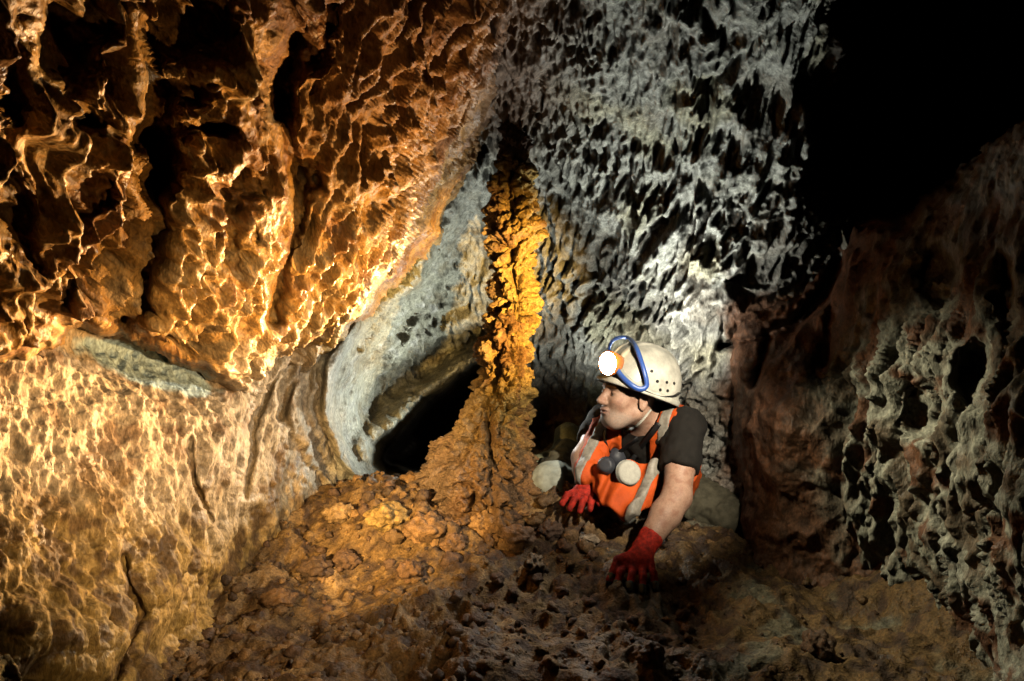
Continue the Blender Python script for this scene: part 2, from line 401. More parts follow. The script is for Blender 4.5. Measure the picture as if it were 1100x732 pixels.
def wall_mod(X, Y, D, wob):
    # the opening behind the column
    s = poly_sd(X, Y, hole_poly) + wob * 5
    D = D + 2.6 * sstep(-2, 26, s)
    s = poly_sd(X, Y, [(392, 350), (368, 385), (356, 425), (362, 470), (388, 508), (430, 560), (560, 560), (560, 280), (500, 190), (450, 290)]) + wob * 6
    D = D + .26 * sstep(-10, 34, s)
    s = poly_sd(X, Y, [(398, 400), (415, 384), (450, 378), (500, 352), (530, 345), (530, 375), (490, 392), (450, 420), (420, 444), (400, 452), (388, 430)]) + wob * 4
    D = D + .20 * sstep(-8, 18, s)
    # raised rounded lips sweeping round the bowl
    for pts, w, a in (([(383, 350), (352, 400), (350, 450), (375, 500), (410, 530)], 9, .10),
                      ([(392, 480), (430, 445), (470, 415), (510, 385), (530, 370)], 12, .10),
                      ([(375, 400), (372, 450), (392, 490)], 7, .05),
                      ([(520, 170), (480, 240), (440, 300), (385, 352)], 9, .07)):
        D = D - a * np.exp(-(line_d(X, Y, pts) / w) ** 2)
    D = D + .05 * blob(X, Y, 470, 330, 30, 60, 35)
    # dark recess behind the person
    D = D + .35 * blob(X, Y, 596, 450, 34, 55)
    # shelf left: wall recedes under the overhang
    D = D + .14 * blob(X, Y, 150, 385, 90, 22, 18)
    # hanging edge of the roof on the right, wall sits back below it
    s = poly_sd(X, Y, [(800, 330), (780, 300), (800, 275), (850, 262), (885, 232), (910, 225), (905, 290), (860, 320), (820, 330)]) + wob * 8
    D = D + .10 * sstep(-4, 14, s) * np.exp(-((Y - 270) / 90) ** 2)
    D = D + .12 * np.exp(-(line_d(X, Y, [(775, 372), (815, 362), (850, 350), (885, 318), (900, 280)]) / 5) ** 2)
    D = D + .10 * np.exp(-(line_d(X, Y, [(822, 362), (818, 385), (805, 410)]) / 4) ** 2)
    arc = [(400, 340), (370, 393), (364, 440), (382, 490), (420, 528)]
    for off, a in ((-16, .055), (-32, .04), (-50, .05), (-72, .03), (14, .06), (30, .045), (48, .05), (70, .04)):
        D = D - a * np.exp(-((line_d(X, Y, [(x + off, y + abs(off) * .1) for x, y in arc]) + wob * 5) / 5.5) ** 2)
    # cracks in the lower left wall
    for pts, w, a in (([(300, 400), (275, 450), (268, 500), (262, 535)], 3.5, .05), ([(205, 470), (210, 520), (228, 560)], 3.5, .05),
                      ([(330, 385), (312, 420), (300, 450)], 3, .04), ([(130, 600), (150, 660), (120, 732)], 5, .05)):
        D = D + a * np.exp(-((line_d(X, Y, pts) + wob * 3) / w) ** 2)
    # lumps near the lower left ground
    for cx, cy_, rx, ry, a in ((165, 640, 55, 42, .10), (205, 600, 40, 30, .08), (35, 670, 28, 26, .07), (120, 700, 60, 50, .08), (240, 480, 34, 50, .05), (225, 570, 40, 35, .06)):
        D = D - a * blob(X, Y, cx, cy_, rx, ry)
    # unlit cavity opening to the upper right
    s = poly_sd(X, Y, void_poly) + wob * 26
    D = D + 2.4 * sstep(-6, 110, s)
    return D
def wall_disp(P, X, Y):
    lx = sstep(330, 420, X + .2 * (400 - Y)) # 0 = left wall, 1 = back and roof
    bowl = np.exp(-(((X - 450) / 75) ** 2 + ((Y - 380) / 120) ** 2)) + .9 * np.exp(-(((X - 470) / 40) ** 2 + ((Y - 260) / 60) ** 2))
    bowl = np.clip(bowl, 0, 1)
    big = fbm(P * 2.3, 3) * .035 + fbm(P * 7 + 5, 3) * .014
    # roof: honeycomb of sharp vertical ribs
    Q = warp(warp(stretch(P, (0, -.80, .60), 4.6), 5, .035), 18, .006)
    r1 = rr(Q * 17); roof = r1 * .050 + rr(Q * 36 + 5) * .036 * (.8 + r1) + rr(Q * 70 + 9) * .020 - .040 * sstep(.10, .45, perlin(Q * 27 + 31)) + fbm(P * 55, 2) * .003
    lace = (1 - sstep(600, 730, X)) * (1 - sstep(150, 330, Y))
    Ql = warp(stretch(P, (0, -.80, .60), 2.6), 12, .02); l1 = rr(Ql * 27)
    roof = roof * (1 - lace) + lace * (l1 * .034 + rr(Ql * 52 + 2) * .026 * (.8 + l1) + rr(Ql * 95) * .012 - .03 * sstep(.1, .4, perlin(Ql * 30 + 3)))
    patchy = sstep(-.25, .35, fbm(P * 3.1 + 11, 2))
    roof *= (.55 + .6 * patchy)
    roof *= 1 - .35 * bowl
    roof += bowl * ((ridged(warp(P, 6, .05) * 9, 4) - .7) * .030 + fbm(P * 24, 3) * .008)
    # left wall: finer flaky relief, rougher to the bottom
    Q2 = warp(warp(stretch(P, (.25, .1, 1), 3.2), 6, .03), 22, .006)
    left = fbm(Q2 * 15, 4, .62) * .014 + rr(Q2 * 24 + 5) * .007 * (1 + 1.5 * perlin(P * 5)) + fbm(Q2 * 50, 3, .6) * .0065 - .022 * sstep(.30, .65, perlin(Q2 * 19 + 9)) * sstep(-.1, .4, perlin(P * 5 + 3)) + fbm(P * 28, 3) * .005
    low = sstep(500, 640, Y) * (1 - lx)
    J1, _ = worley(P * 17 + 2)
    left += low * dm(J1) * .035
    # right wall under the roof edge: smooth mud-coloured rock with a few folds
    red = sstep(770, 800, X) * sstep(270, 310, Y)
    h = big + np.where(lx > .5, roof * (lx * 2 - 1) + left * (2 - lx * 2), left)
    redr = big * .8 + (ridged(stretch(P, (.5, .2, 1), 1.6) * 6, 4) - .6) * .03 + fbm(P * 30, 3) * .004
    h = h * (1 - red) + redr * red
    return h
def wall_col(P, X, Y, h):
    n = fbm(P * 5, 4); n2 = fbm(P * 16 + 4, 3)
    C = np.tile(np.array([[.40, .40, .36]]), (len(P), 1))                       # grey lime crust
    C = mixc(C, (.25, .21, .16), sstep(.0, .6, n + .3 * n2) * .55)
    C = mixc(C, (.52, .52, .44), sstep(.1, .5, n2 - n * .6) * .35)
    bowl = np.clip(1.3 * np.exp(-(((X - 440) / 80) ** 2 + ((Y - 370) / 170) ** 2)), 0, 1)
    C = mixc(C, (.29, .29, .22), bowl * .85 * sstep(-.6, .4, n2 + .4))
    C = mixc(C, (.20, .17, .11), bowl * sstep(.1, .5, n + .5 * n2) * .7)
    left = 1 - sstep(295, 372, X + .15 * (420 - Y) + 25 * n)
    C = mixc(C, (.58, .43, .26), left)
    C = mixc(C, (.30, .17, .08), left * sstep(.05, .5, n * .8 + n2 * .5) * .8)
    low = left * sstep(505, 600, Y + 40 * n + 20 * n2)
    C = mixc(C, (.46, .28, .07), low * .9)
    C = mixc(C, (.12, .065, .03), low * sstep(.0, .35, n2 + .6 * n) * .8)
    ledge = np.clip(1.5 * blob(X, Y, 158, 394, 74, 17, 20), 0, 1)
    C = mixc(C, (.58, .74, .74), sstep(.4, .6, ledge + .15 * n2))
    brown = sstep(775, 795, X + 14 * n) * sstep(285, 310, Y + 22 * n - .15 * (X - 780)) 
    C = mixc(C, (.21, .105, .058), brown)
    C = mixc(C, (.11, .06, .035), brown * sstep(0, .4, n2))
    dk = np.exp(-(((X - 545) / 30) ** 2)) * (1 - sstep(120, 190, Y))             # brown seam above the column
    C = mixc(C, (.13, .07, .04), np.clip(dk, 0, 1))
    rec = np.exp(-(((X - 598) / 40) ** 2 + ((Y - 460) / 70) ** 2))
    C = mixc(C, (.09, .06, .04), np.clip(rec * 1.2, 0, 1))  # shade of the recess behind the person painted into the colour
    tint = sstep(.1, .5, fbm(P * 3 + 50, 2)) * sstep(560, 640, X) * (1 - brown)
    C = mixc(C, (.46, .42, .24), tint * .5)
    C = mixc(C, (.025, .02, .016), sstep(2, 16, poly_sd(X, Y, hole_poly)))  # blackness of the deep opening painted into the rock colour
    fine = (1 - sstep(560, 660, X + 30 * n)) * (1 - sstep(100, 190, Y)); C = mixc(C, (.17, .115, .085), fine * .85)
    voi = sstep(-10, 10, poly_sd(X, Y, void_poly)); C = mixc(C, (.05, .04, .03), voi)  # darkness of the unlit cavity put into the colour
    return C
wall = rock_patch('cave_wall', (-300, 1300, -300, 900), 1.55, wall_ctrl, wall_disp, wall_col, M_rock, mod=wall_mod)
tag(wall, kind='structure')

# ------------------------------------------------------------------ ochre overhang on the left
over_ctrl = [(-300, 420, .85), (-300, 0, .6), (-300, -300, .5), (0, 420, 1.30), (0, 200, 1.05), (0, 0, .90), (90, 370, 1.50), (150, 200, 1.35), (150, 0, 1.1),
    (230, 410, 2.05), (230, 300, 1.75), (300, 385, 2.50), (345, 370, 2.72), (300, 200, 1.78), (300, 0, 1.38), (385, 350, 2.80), (400, 250, 2.15), (400, 100, 1.8), (400, -100, 1.35),
    (440, 300, 2.88), (520, 165, 2.80), (520, 100, 2.35), (540, 0, 1.95), (560, -150, 1.5), (480, 220, 2.80), (150, -300, .7)]
over_poly = [(-340, 430), (-120, 425), (0, 402), (40, 392), (90, 354), (130, 358), (182, 380), (222, 412), (262, 436), (310, 432), (344, 418), (388, 352), (412, 322), (440, 298),
             (468, 252), (492, 210), (508, 168), (530, 130), (552, 70), (566, 0), (580, -340), (-340, -340)]
cav = [(165, 170, 20, 42, .30, 0), (190, 100, 26, 22, .16, 0), (205, 20, 46, 50, .30, 0), (75, 40, 30, 60, .2, 0), (235, 210, 15, 26, .14, 0), (262, 190, 15, 20, .12, 0), (92, 130, 18, 16, .12, 0),
       (140, 330, 20, 40, .14, 10), (60, 300, 22, 30, .10, 0), (105, 210, 14, 22, .10, 0), (335, 186, 11, 12, .10, 0), (350, 30, 14, 40, .12, 10), (245, 262, 10, 22, .08, 0), (215, 250, 9, 25, .07, 0),
       (20, 240, 18, 50, .12, 0), (118, 25, 26, 30, .18, 0), (280, 90, 16, 24, .10, 20), (10, 100, 20, 40, .12, 0), (30, 370, 30, 25, .1, 0), (415, 120, 8, 22, .07, 15), (455, 50, 9, 30, .07, 20), (270, 245, 8, 14, .06, 0)]
def over_mod(X, Y, D, wob):
    for cx, cy_, rx, ry, a, ang in cav:
        b = blob(X + wob * 14, Y + np.roll(wob, 37, 1) * 14, cx, cy_, rx * 1.15, ry * 1.1, ang)
        D = D + a * .6 * sstep(.05, .95, b)
    for pts, w, a in (([(318, 40), (300, 90), (312, 150), (325, 200), (318, 250), (300, 300), (292, 340)], 7, .16), ([(310, 0), (330, 60), (300, 110)], 10, .12),
                      ([(150, 0), (170, 90), (150, 160), (172, 230), (150, 330), (128, 360)], 9, .12), ([(240, 140), (200, 135), (140, 150), (90, 130)], 6, .08)):
        D = D + a * .8 * np.exp(-((line_d(X, Y, pts) + wob * 7) / (w * 1.25)) ** 2)
    D = D - .06 * blob(X, Y, 245, 165, 60, 40) - .11 * blob(X, Y, 362, 374, 22, 21)
    return D
def over_disp(P, X, Y):
    fr = sstep(240, 400, X)
    big = fbm(P * 4, 3) * .03 + fbm(P * 11, 3) * .012
    Q = warp(stretch(P, (0, -.66, .75), 2.9), 6, .035)
    r1 = rr(Q * 12.5)
    a = r1 * .062 + rr(Q * 25 + 4) * .042 * (.7 + r1) + rr(Q * 50 + 8) * .016 + rr(P * 40) * .006 + fbm(P * 60, 2) * .003
    a -= .10 * sstep(.12, .5, perlin(Q * 5.5 + 21)) + .05 * sstep(.15, .5, perlin(Q * 11 + 51))
    Q3 = warp(stretch(P, (.42, -.52, .74), 3.3), 7, .028)
    r2 = rr(Q3 * 17)
    b = r2 * .060 + rr(Q3 * 33 + 3) * .042 * (.7 + r2) + rr(Q3 * 64) * .014 + rr(P * 50) * .005 - .050 * sstep(.10, .45, perlin(Q3 * 19 + 7)) + fbm(P * 70, 2) * .003
    h = a * (1 - fr) + b * fr
    near = 1 - .35 * sstep(150, 0, X)
    return big + h * near
def over_col(P, X, Y, h):
    n = fbm(P * 6, 4); n2 = fbm(P * 19 + 4, 3)
    C = np.tile(np.array([[.60, .32, .085]]), (len(P), 1))
    C = mixc(C, (.27, .11, .035), sstep(-.05, .5, n + .3 * n2) * .75)
    C = mixc(C, (.54, .36, .16), sstep(.1, .45, n2 - .7 * n) * .7)
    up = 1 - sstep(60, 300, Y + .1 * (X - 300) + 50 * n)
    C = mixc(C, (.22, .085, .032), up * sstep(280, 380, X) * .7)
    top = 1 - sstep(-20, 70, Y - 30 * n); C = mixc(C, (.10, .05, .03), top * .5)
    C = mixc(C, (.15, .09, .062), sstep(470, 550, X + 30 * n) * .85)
    low = sstep(345, 400, Y + 25 * n) * sstep(215, 260, X); C = mixc(C, (.58, .43, .26), low * .9)
    lump = np.clip(1.4 * blob(X, Y, 362, 375, 22, 22), 0, 1); C = mixc(C, (.55, .33, .10), sstep(.4, .6, lump))
    return C
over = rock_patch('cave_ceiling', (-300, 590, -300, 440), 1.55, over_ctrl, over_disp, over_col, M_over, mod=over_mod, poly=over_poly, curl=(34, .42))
tag(over, kind='structure')

# ------------------------------------------------------------------ right-hand rock bank in front of the dark cavity
bank_ctrl = [(760, 620, 2.55), (780, 560, 2.62), (780, 450, 2.72), (780, 350, 2.80), (840, 280, 2.78), (890, 240, 2.78), (860, 450, 2.45), (900, 560, 2.35), (960, 640, 2.22), (1060, 732, 1.72),
    (880, 380, 2.5), (930, 450, 2.22), (1000, 400, 1.9), (1000, 560, 1.95), (1000, 220, 2.2), (960, 300, 2.2), (1100, 400, 1.45), (1100, 130, 1.65), (1100, 600, 1.4), (1100, 760, 1.35), (1250, 60, 1.2), (1250, 400, 1.05), (1250, 800, 1.0), (900, 700, 2.25), (1000, 800, 1.8)]
bank_poly = [(788, 640), (792, 560), (786, 480), (778, 420), (776, 360), (800, 322), (850, 300), (885, 262), (905, 228), (935, 232), (960, 236), (1000, 205), (1040, 172), (1100, 128), (1180, 80), (1330, 20), (1330, 900), (788, 900)]
def bank_mod(X, Y, D, wob):
    for pts, w, a in (([(772, 374), (815, 362), (850, 350), (885, 318), (900, 275)], 6, .13), ([(824, 362), (820, 385), (808, 412)], 5, .10),
                      ([(905, 250), (900, 330), (880, 400)], 10, .07)):
        D = D + a * np.exp(-((line_d(X, Y, pts) + wob * 5) / w) ** 2)
    for cx, cy_, rx, ry, a in ((990, 440, 26, 34, .12), (1050, 400, 20, 40, .12), (1010, 300, 25, 40, .10), (1080, 320, 16, 50, .10), (1060, 560, 18, 26, .08)):
        D = D + a * sstep(.2, .8, blob(X + wob * 10, Y, cx, cy_, rx, ry))
    D = D - .10 * blob(X, Y, 840, 460, 45, 80) - .07 * blob(X, Y, 950, 240, 40, 25)
    return D
def bank_disp(P, X, Y):
    crust = sstep(-25, 45, X - (840 + .28 * np.clip(640 - Y, 0, 400) * .1 + 0) + 0) * 1.0
    n = fbm(P * 5 + 2, 3)
    crust = sstep(0, 60, X - np.interp(Y, [200, 300, 400, 500, 600, 732], [940, 930, 845, 850, 905, 1000]) + 30 * n)
    big = fbm(P * 3.5, 3) * .03 + fbm(P * 9, 3) * .014
    Q = warp(warp(stretch(P, (-.07, -.12, 1), 3.6), 6, .03), 1, .0)
    r1 = rr(Q * 18)
    a = r1 * .046 + rr(Q * 38 + 6) * .040 * (.7 + r1) + rr(Q * 56) * .013 - .05 * sstep(.12, .5, perlin(Q * 17 + 17)) + fbm(P * 60, 2) * .003
    s = (ridged(stretch(P, (.5, .2, .8), 1.8) * 6, 4) - .6) * .022 + fbm(P * 30, 3) * .005
    a = a * (.35 + .65 * sstep(220, 400, Y))
    return big + a * crust + s * (1 - crust)
def bank_col(P, X, Y, h):
    n = fbm(P * 5 + 2, 3); n2 = fbm(P * 17, 3); n3 = fbm(P * 7 + 40, 3)
    C = np.tile(np.array([[.20, .095, .05]]), (len(P), 1))
    C = mixc(C, (.09, .05, .03), sstep(-.1, .4, n2) * .8)
    crust = sstep(0, 50, X - np.interp(Y, [200, 300, 400, 500, 600, 732], [960, 940, 848, 850, 905, 1000]) + 30 * n)
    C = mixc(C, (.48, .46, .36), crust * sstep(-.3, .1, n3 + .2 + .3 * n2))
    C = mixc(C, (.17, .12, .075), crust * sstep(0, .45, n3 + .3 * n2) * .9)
    dark = crust * (1 - sstep(200, 330, Y - .2 * (X - 900))); C = mixc(C, (.13, .085, .055), dark * .6)  # upper bank's fade into darkness put into the colour
    return C
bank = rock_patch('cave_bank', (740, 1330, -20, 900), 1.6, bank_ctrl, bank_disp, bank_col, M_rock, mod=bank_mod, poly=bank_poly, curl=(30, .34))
tag(bank, kind='structure')

# ------------------------------------------------------------------ floor
CX, CY = -0.105, 2.86        # foot of the column
def floor_h(x, y):
    h = .18 * sstep(2.15, 2.95, y) + .04 * sstep(2.9, 3.3, y)
    h = h - .10 * sstep(.30, .55, x) * sstep(2.55, 2.9, y)
    r = np.hypot(x - CX, (y - CY) * 1.0)
    h = h + .07 * np.exp(-(r / .42) ** 2)
    h = h + .055 * np.exp(-(((x - .22) / .16) ** 2 + ((y - 2.72) / .16) ** 2))       # heap under the far glove
    h = h + .06 * np.exp(-(((x + .50) / .20) ** 2 + ((y - 2.80) / .25) ** 2))        # left hump
    h = h - .05 * np.exp(-(((x + .55) / .12) ** 2 + ((y - 2.15) / .35) ** 2))
    h = h - .40 * sstep(3.06, 3.3, y) * sstep(.05, -.1, x)
    h = h + .30 * sstep(.95, 1.45, x) * sstep(1.3, 2.0, y)                           # runs up to the bank
    return h
ys = 0.75 * (4.6 / .75) ** (np.linspace(0, 1, 560)); us = np.linspace(-1, 1, 640)
Yf, Uf = np.meshgrid(ys, us, indexing='ij'); Xf = Uf * (Yf * .80 + .45)
P = np.stack([Xf, Yf, np.zeros_like(Xf)], -1).reshape(-1, 3)
P[:, 2] = floor_h(P[:, 0], P[:, 1])
mud = sstep(.55, .85, P[:, 0] + .1 * fbm(P * 4, 2)) * .75
Qw = warp(P, 8, .03)
F1, F2 = worley(Qw * 11); G1, G2 = worley(Qw * 26 + 3); H1, _ = worley(warp(P, 20, .012) * 60)
hd = fbm(P * 3, 4) * .05 + (1 - mud) * sstep(-.5, .4, fbm(P * 2.5 + 33, 2)) * (dm(F1) * .034 + rr(Qw * 9) * .030 + rr(Qw * 19 + 4) * .022 + rr(Qw * 40) * .012 + dm(H1) * .007) + fbm(P * 22, 3) * .008 + mud * ((ridged(P * 9, 3) - .6) * .02)
hd[:] += (ridged(Qw * 7 + 8, 3) - .7) * .014
P[:, 2] += hd
P[:, 0] += fbm(P * 14 + 8, 2) * .012; P[:, 1] += fbm(P * 14 + 28, 2) * .012
n = fbm(P * 4, 3); n2 = fbm(P * 18, 3)
C = np.tile(np.array([[.22, .13, .05]]), (len(P), 1))
C = mixc(C, (.085, .05, .03), sstep(-.2, .4, n2 + .4 * n))
C = mixc(C, (.40, .25, .11), sstep(.15, .5, n - .5 * n2) * .8 * (1 - sstep(0, .5, P[:, 0])))
C = mixc(C, (.25, .25, .18), sstep(.15, .45, fbm(P * 6 + 60, 3)) * sstep(.2, .5, P[:, 0]) * .6)
C = mixc(C, (.30, .32, .26), sstep(3.0, 3.3, P[:, 1]) * sstep(.1, -.1, P[:, 0]) * .8)
floor = mesh_obj('cave_floor', P, grid_faces(len(ys), len(us)), M_floor, color=np.clip(C, .01, .9)); tag(floor, kind='structure')
def ground(x, y):
    """height of the finished floor at a point"""
    i = np.clip(np.searchsorted(ys, y), 1, len(ys) - 1); u = x / (y * .80 + .45)
    j = int(round((u + 1) / 2 * (len(us) - 1)))
    return float(P0f[i, np.clip(j, 0, len(us) - 1)])
P0f = P[:, 2].reshape(len(ys), len(us)).copy()

# ------------------------------------------------------------------ dark rock all round, so no direction is open
nth, nph = 160, 90
th = np.linspace(0, 2 * math.pi, nth, endpoint=False); ph = np.linspace(.02, math.pi - .02, nph)
TH, PH = np.meshgrid(th, ph)
V = np.stack([np.sin(PH) * np.cos(TH) * 4.6, 1.9 + np.sin(PH) * np.sin(TH) * 5.5, .9 + np.cos(PH) * 3.2], -1).reshape(-1, 3)
V += fbm(V * .7, 4)[:, None] * (V - np.array([0, 1.9, .9])) * .12
shell = mesh_obj('cave_chamber', V, grid_faces(nph, nth, wrap=True), M_rock, color=np.tile([[.10, .08, .06]], (len(V), 1)))
tag(shell, kind='structure')

# ------------------------------------------------------------------ lava column
col_tab = [  # y pixel, left, right of its outline in the photograph, at 2.8 m
    (135, 536, 572), (165, 538, 570), (180, 534, 575), (200, 530, 572), (225, 524, 578), (245, 522, 584), (265, 526, 584), (285, 530, 572), (300, 530, 574), (320, 528, 578), (350, 518, 576), (380, 510, 572),
    (410, 508, 574), (430, 500, 572), (455, 486, 566), (480, 474, 566), (505, 458, 568), (530, 440, 576), (555, 424, 588), (590, 400, 610), (630, 380, 640)]
zt = np.array([CAM[2] + (366 - a) / F * 2.8 for a, _, _ in col_tab])[::-1]
xl = np.array([(b - 550) / F * 2.8 for _, b, _ in col_tab])[::-1]; xr = np.array([(c - 550) / F * 2.8 for _, _, c in col_tab])[::-1]
nz, na = 620, 420
zz = np.linspace(zt[0], zt[-1], nz); aa = np.linspace(0, 2 * math.pi, na, endpoint=False)
xc = np.interp(zz, zt, (xl + xr) / 2); rc = np.interp(zz, zt, (xr - xl) / 2)
yc = CY - .03 + .05 * np.sin(zz * 3)
A, Z = np.meshgrid(aa, zz)
low = sstep(.62, .28, zz)[:, None]
R0 = rc[:, None] * (1 + 0 * A)
P = np.stack([xc[:, None] + np.cos(A) * R0, yc[:, None] + np.sin(A) * R0, Z], -1).reshape(-1, 3)
Nn = np.stack([np.cos(A), np.sin(A), 0 * A], -1).reshape(-1, 3)
lowf = (low + 0 * A).ravel()
Qc = warp(P, 9, .03)
F1, F2 = worley(Qc * 13); G1, G2 = worley(warp(P, 22, .015) * 30); H1, H2 = worley(warp(P, 40, .006) * 75)
K1, _ = worley(Qc * np.array([9, 9, 9]) + 5)
h = dm(F1) * .062 + dm(G1) * .030 + dm(H1) * .013 - crest(Qc * 11) * .036 - crest(Qc * 24 + 3) * .014 + fbm(P * 45, 3) * .005 + fbm(P * 5, 3) * .022 + fbm(P * 90, 2) * .002
h -= .012; h += lowf * (dm(K1) * .085 + dm(worley(Qc * 17 + 9)[0]) * .03)
h += (1 - lowf) * .000
crack = np.exp(-((P[:, 0] - np.interp(P[:, 2], [.1, .35, .55, .8], [-.10, -.06, -.10, -.03]) + .02 * fbm(P * 12, 2)) / .010) ** 2) * (P[:, 1] < CY) * sstep(.95, .7, P[:, 2])
h -= .035 * crack
P = P + Nn * h[:, None]; P[:, 2] += (perlin(P * 25) * .010 + perlin(P * 60) * .004)
n = fbm(P * 6, 3); n2 = fbm(P * 25, 3)
C = np.tile(np.array([[.58, .36, .09]]), (len(P), 1))
C = mixc(C, (.20, .085, .03), sstep(0, .5, n + .4 * n2) * .8)
C = mixc(C, (.60, .42, .14), sstep(.1, .5, n2 - .4 * n) * .5)
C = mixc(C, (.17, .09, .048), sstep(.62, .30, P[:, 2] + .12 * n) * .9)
C = mixc(C, (.26, .19, .13), sstep(-.02, -.10, P[:, 0] - np.interp(P[:, 2], zz, xc) + .02 * n) * .5)  # greyer shaded side of the column painted on its left
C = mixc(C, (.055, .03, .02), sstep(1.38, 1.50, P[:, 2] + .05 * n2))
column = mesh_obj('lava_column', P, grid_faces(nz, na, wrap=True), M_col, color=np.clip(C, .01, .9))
tag(column, 'tall lumpy golden-brown rock column rising from a broad rubble foot to the cave roof', 'rock column')
# ------------------------------------------------------------------ the caver
def nrm(v): v = np.array(v, float); return v / np.linalg.norm(v)
def colfn_obj(name, f, lo, hi, res, material, parent, cf=None):
    V, Q = nets(f, lo, hi, res)
    return mesh_obj(name, V, Q, material, parent, color=None if cf is None else cf(V))
def march(f, px, py, d0=1.8, d1=3.6):
    """first point of a surface along the sight line through a pixel"""
    ds = np.arange(d0, d1, .002); P = np.array([at(px, py, d) for d in ds]); s = f(P)
    k = np.argmax(s < 0)
    return P[k] if s[k] < 0 else at(px, py, 2.7)

HF = nrm((-.90, -.40, .10)); HL = nrm(np.cross((0.05, -.06, 1), HF)); HU = np.cross(HF, HL)
HC = at(675, 425, 2.60); HR = np.stack([HF, HL, HU], 1)
def hl(P): return (P - HC) @ HR
def hw(a, b, c): return HC + HR @ np.array([a, b, c], float)
def head(P):
    q = hl(P)
    d = ell(q, (-.012, 0, .035), (.098, .077, .088))
    d = smin(d, ell(q, (.030, 0, -.035), (.062, .060, .080)), .03)
    d = smin(d, ell(q, (.052, 0, -.088), (.034, .036, .030)), .03)          # chin
    for s in (-1, 1):
        d = smin(d, cap(q, (-.005, s * .055, -.055), (.055, s * .022, -.092), .019, .018), .025)   # jaw
        d = smin(d, ell(q, (.060, s * .036, -.022), (.026, .024, .020)), .02)                     # cheek
        d = smin(d, cap(q, (.086, s * .008, .026), (.074, s * .044, .024), .010, .008), .012)     # brow
        d = smax(d, -ell(q, (.094, s * .031, .006), (.017, .018, .012)), .010)                    # eye socket
        d = smin(d, ell(q, (.072, s * .031, .005), (.0145, .0150, .0125)), .003)                  # eyeball with lids
        ear = ell(q, (-.012, s * .079, -.012), (.018, .009, .031)); ear = smax(ear, -ell(q, (-.008, s * .088, -.010), (.010, .007, .019)), .004)
        d = smin(d, ear, .006)
        d = smin(d, ell(q, (.101, s * .012, -.030), (.011, .009, .009)), .007)                    # nostril wing
    d = smin(d, cap(q, (.088, 0, .012), (.110, 0, -.026), .009, .013), .012)                     # nose
    d = smin(d, ell(q, (.090, 0, -.054), (.012, .024, .0075)), .006)
    d = smin(d, ell(q, (.086, 0, -.066), (.012, .021, .0080)), .006)
    d = smax(d, -ell(q, (.101, 0, -.0600), (.012, .024, .0022)), .003)
    return d

LSH = at(735, 459, 2.61); RSH = at(652, 452, 2.82)
SM = (LSH + RSH) / 2; PEL = np.array([.61, 3.03, .19])
TU = nrm(SM - PEL); TL = LSH - RSH; TL = nrm(TL - (TL @ TU) * TU); TF = np.cross(TL, TU)
TC = (SM + PEL) / 2; TR = np.stack([TL, TF, TU], 1)
def tl(P): return (P - TC) @ TR
def tw(a, b, c): return TC + TR @ np.array([a, b, c], float)
def torso(P):
    q = tl(P)
    d = ell(q, (0, .0, .10), (.168, .112, .17))
    d = smin(d, ell(q, (0, .012, -.05), (.152, .118, .16)), .06)
    d = smin(d, ell(q, (0, 0, -.20), (.165, .115, .12)), .06)
    d = smin(d, cap(P, RSH, LSH, .058, .058), .05)
    return d
LEL = at(727, 534, 2.47); LWR = at(691, 590, 2.375)
REL = at(627, 492, 2.70); RWR = at(631, 523, 2.625)
def larm(P, e=0): return chain(P, [LSH, LSH * .45 + LEL * .55, LEL, LEL * .66 + LWR * .34, LWR], [.058 + e, .050 + e, .047 + e, .048 + e, .032 + e], .02)
def rarm(P, e=0): return chain(P, [RSH, RSH * .5 + REL * .5, REL, REL * .6 + RWR * .4, RWR], [.055 + e, .048 + e, .042 + e, .042 + e, .031 + e], .02)
def gz(p, up=.009):
    p = np.array(p); p[2] = max(p[2], -9); p[2] = max(ground(p[0], p[1]) + up, p[2]); return p
def onground(px, py, d, up): p = at(px, py, d); p[2] = ground(p[0], p[1]) + up; return p
def make_hand(wr, kn, mid, tip, th, e=0):
    def f(P):
        pc = sum(kn) / 4
        d = cap(P, wr, wr * .6 + pc * .4, .030 + e, .031 + e)
        for k in kn: d = smin(d, cap(P, wr * .75 + k * .25, k, .020 + e, .0135 + e), .016)
        g = None
        for k, m_, t in zip(kn, mid, tip):
            c = np.minimum(cap(P, k, m_, .0105 + e, .0096 + e), cap(P, m_, t, .0096 + e, .0078 + e)); g = c if g is None else np.minimum(g, c)
        d = smin(d, g, .008)
        t3 = smin(cap(P, th[0], th[1], .017 + e, .0125 + e), cap(P, th[1], th[2], .0125 + e, .0095 + e), .005)
        return smin(d, t3, .012)
    return f
def fix(p, up): p = np.array(p, float); g = ground(p[0], p[1]) + up; return p if p[2] > g else np.array([p[0], p[1], g])
lk = [at(670, 609, 2.335), at(680, 612, 2.325), at(690, 612, 2.325), at(698, 608, 2.335)]
lt = [onground(662, 632, 2.27, .012), onground(676, 640, 2.25, .012), onground(690, 640, 2.25, .012), onground(704, 632, 2.27, .012)]
lm = [(a + b) / 2 + np.array([0, -.012, .016]) for a, b in zip(lk, lt)]
lth = [at(679, 598, 2.36), at(664, 602, 2.33), onground(655, 611, 2.30, .012)]
lhand = lambda P, e=0: make_hand(LWR, lk, lm, lt, lth, e)(P)
rk = [at(615, 531, 2.585), at(622, 535, 2.575), at(629, 536, 2.575), at(637, 533, 2.585)]
rt = [at(604, 541, 2.545), at(612, 547, 2.53), at(623, 549, 2.53), at(634, 547, 2.54)]
rt = [fix(p, .010) for p in rt]
rm = [(a + b) / 2 + np.array([0, -.006, .016]) for a, b in zip(rk, rt)]
rth = [at(638, 527, 2.60), at(645, 533, 2.57), at(644, 541, 2.55)]
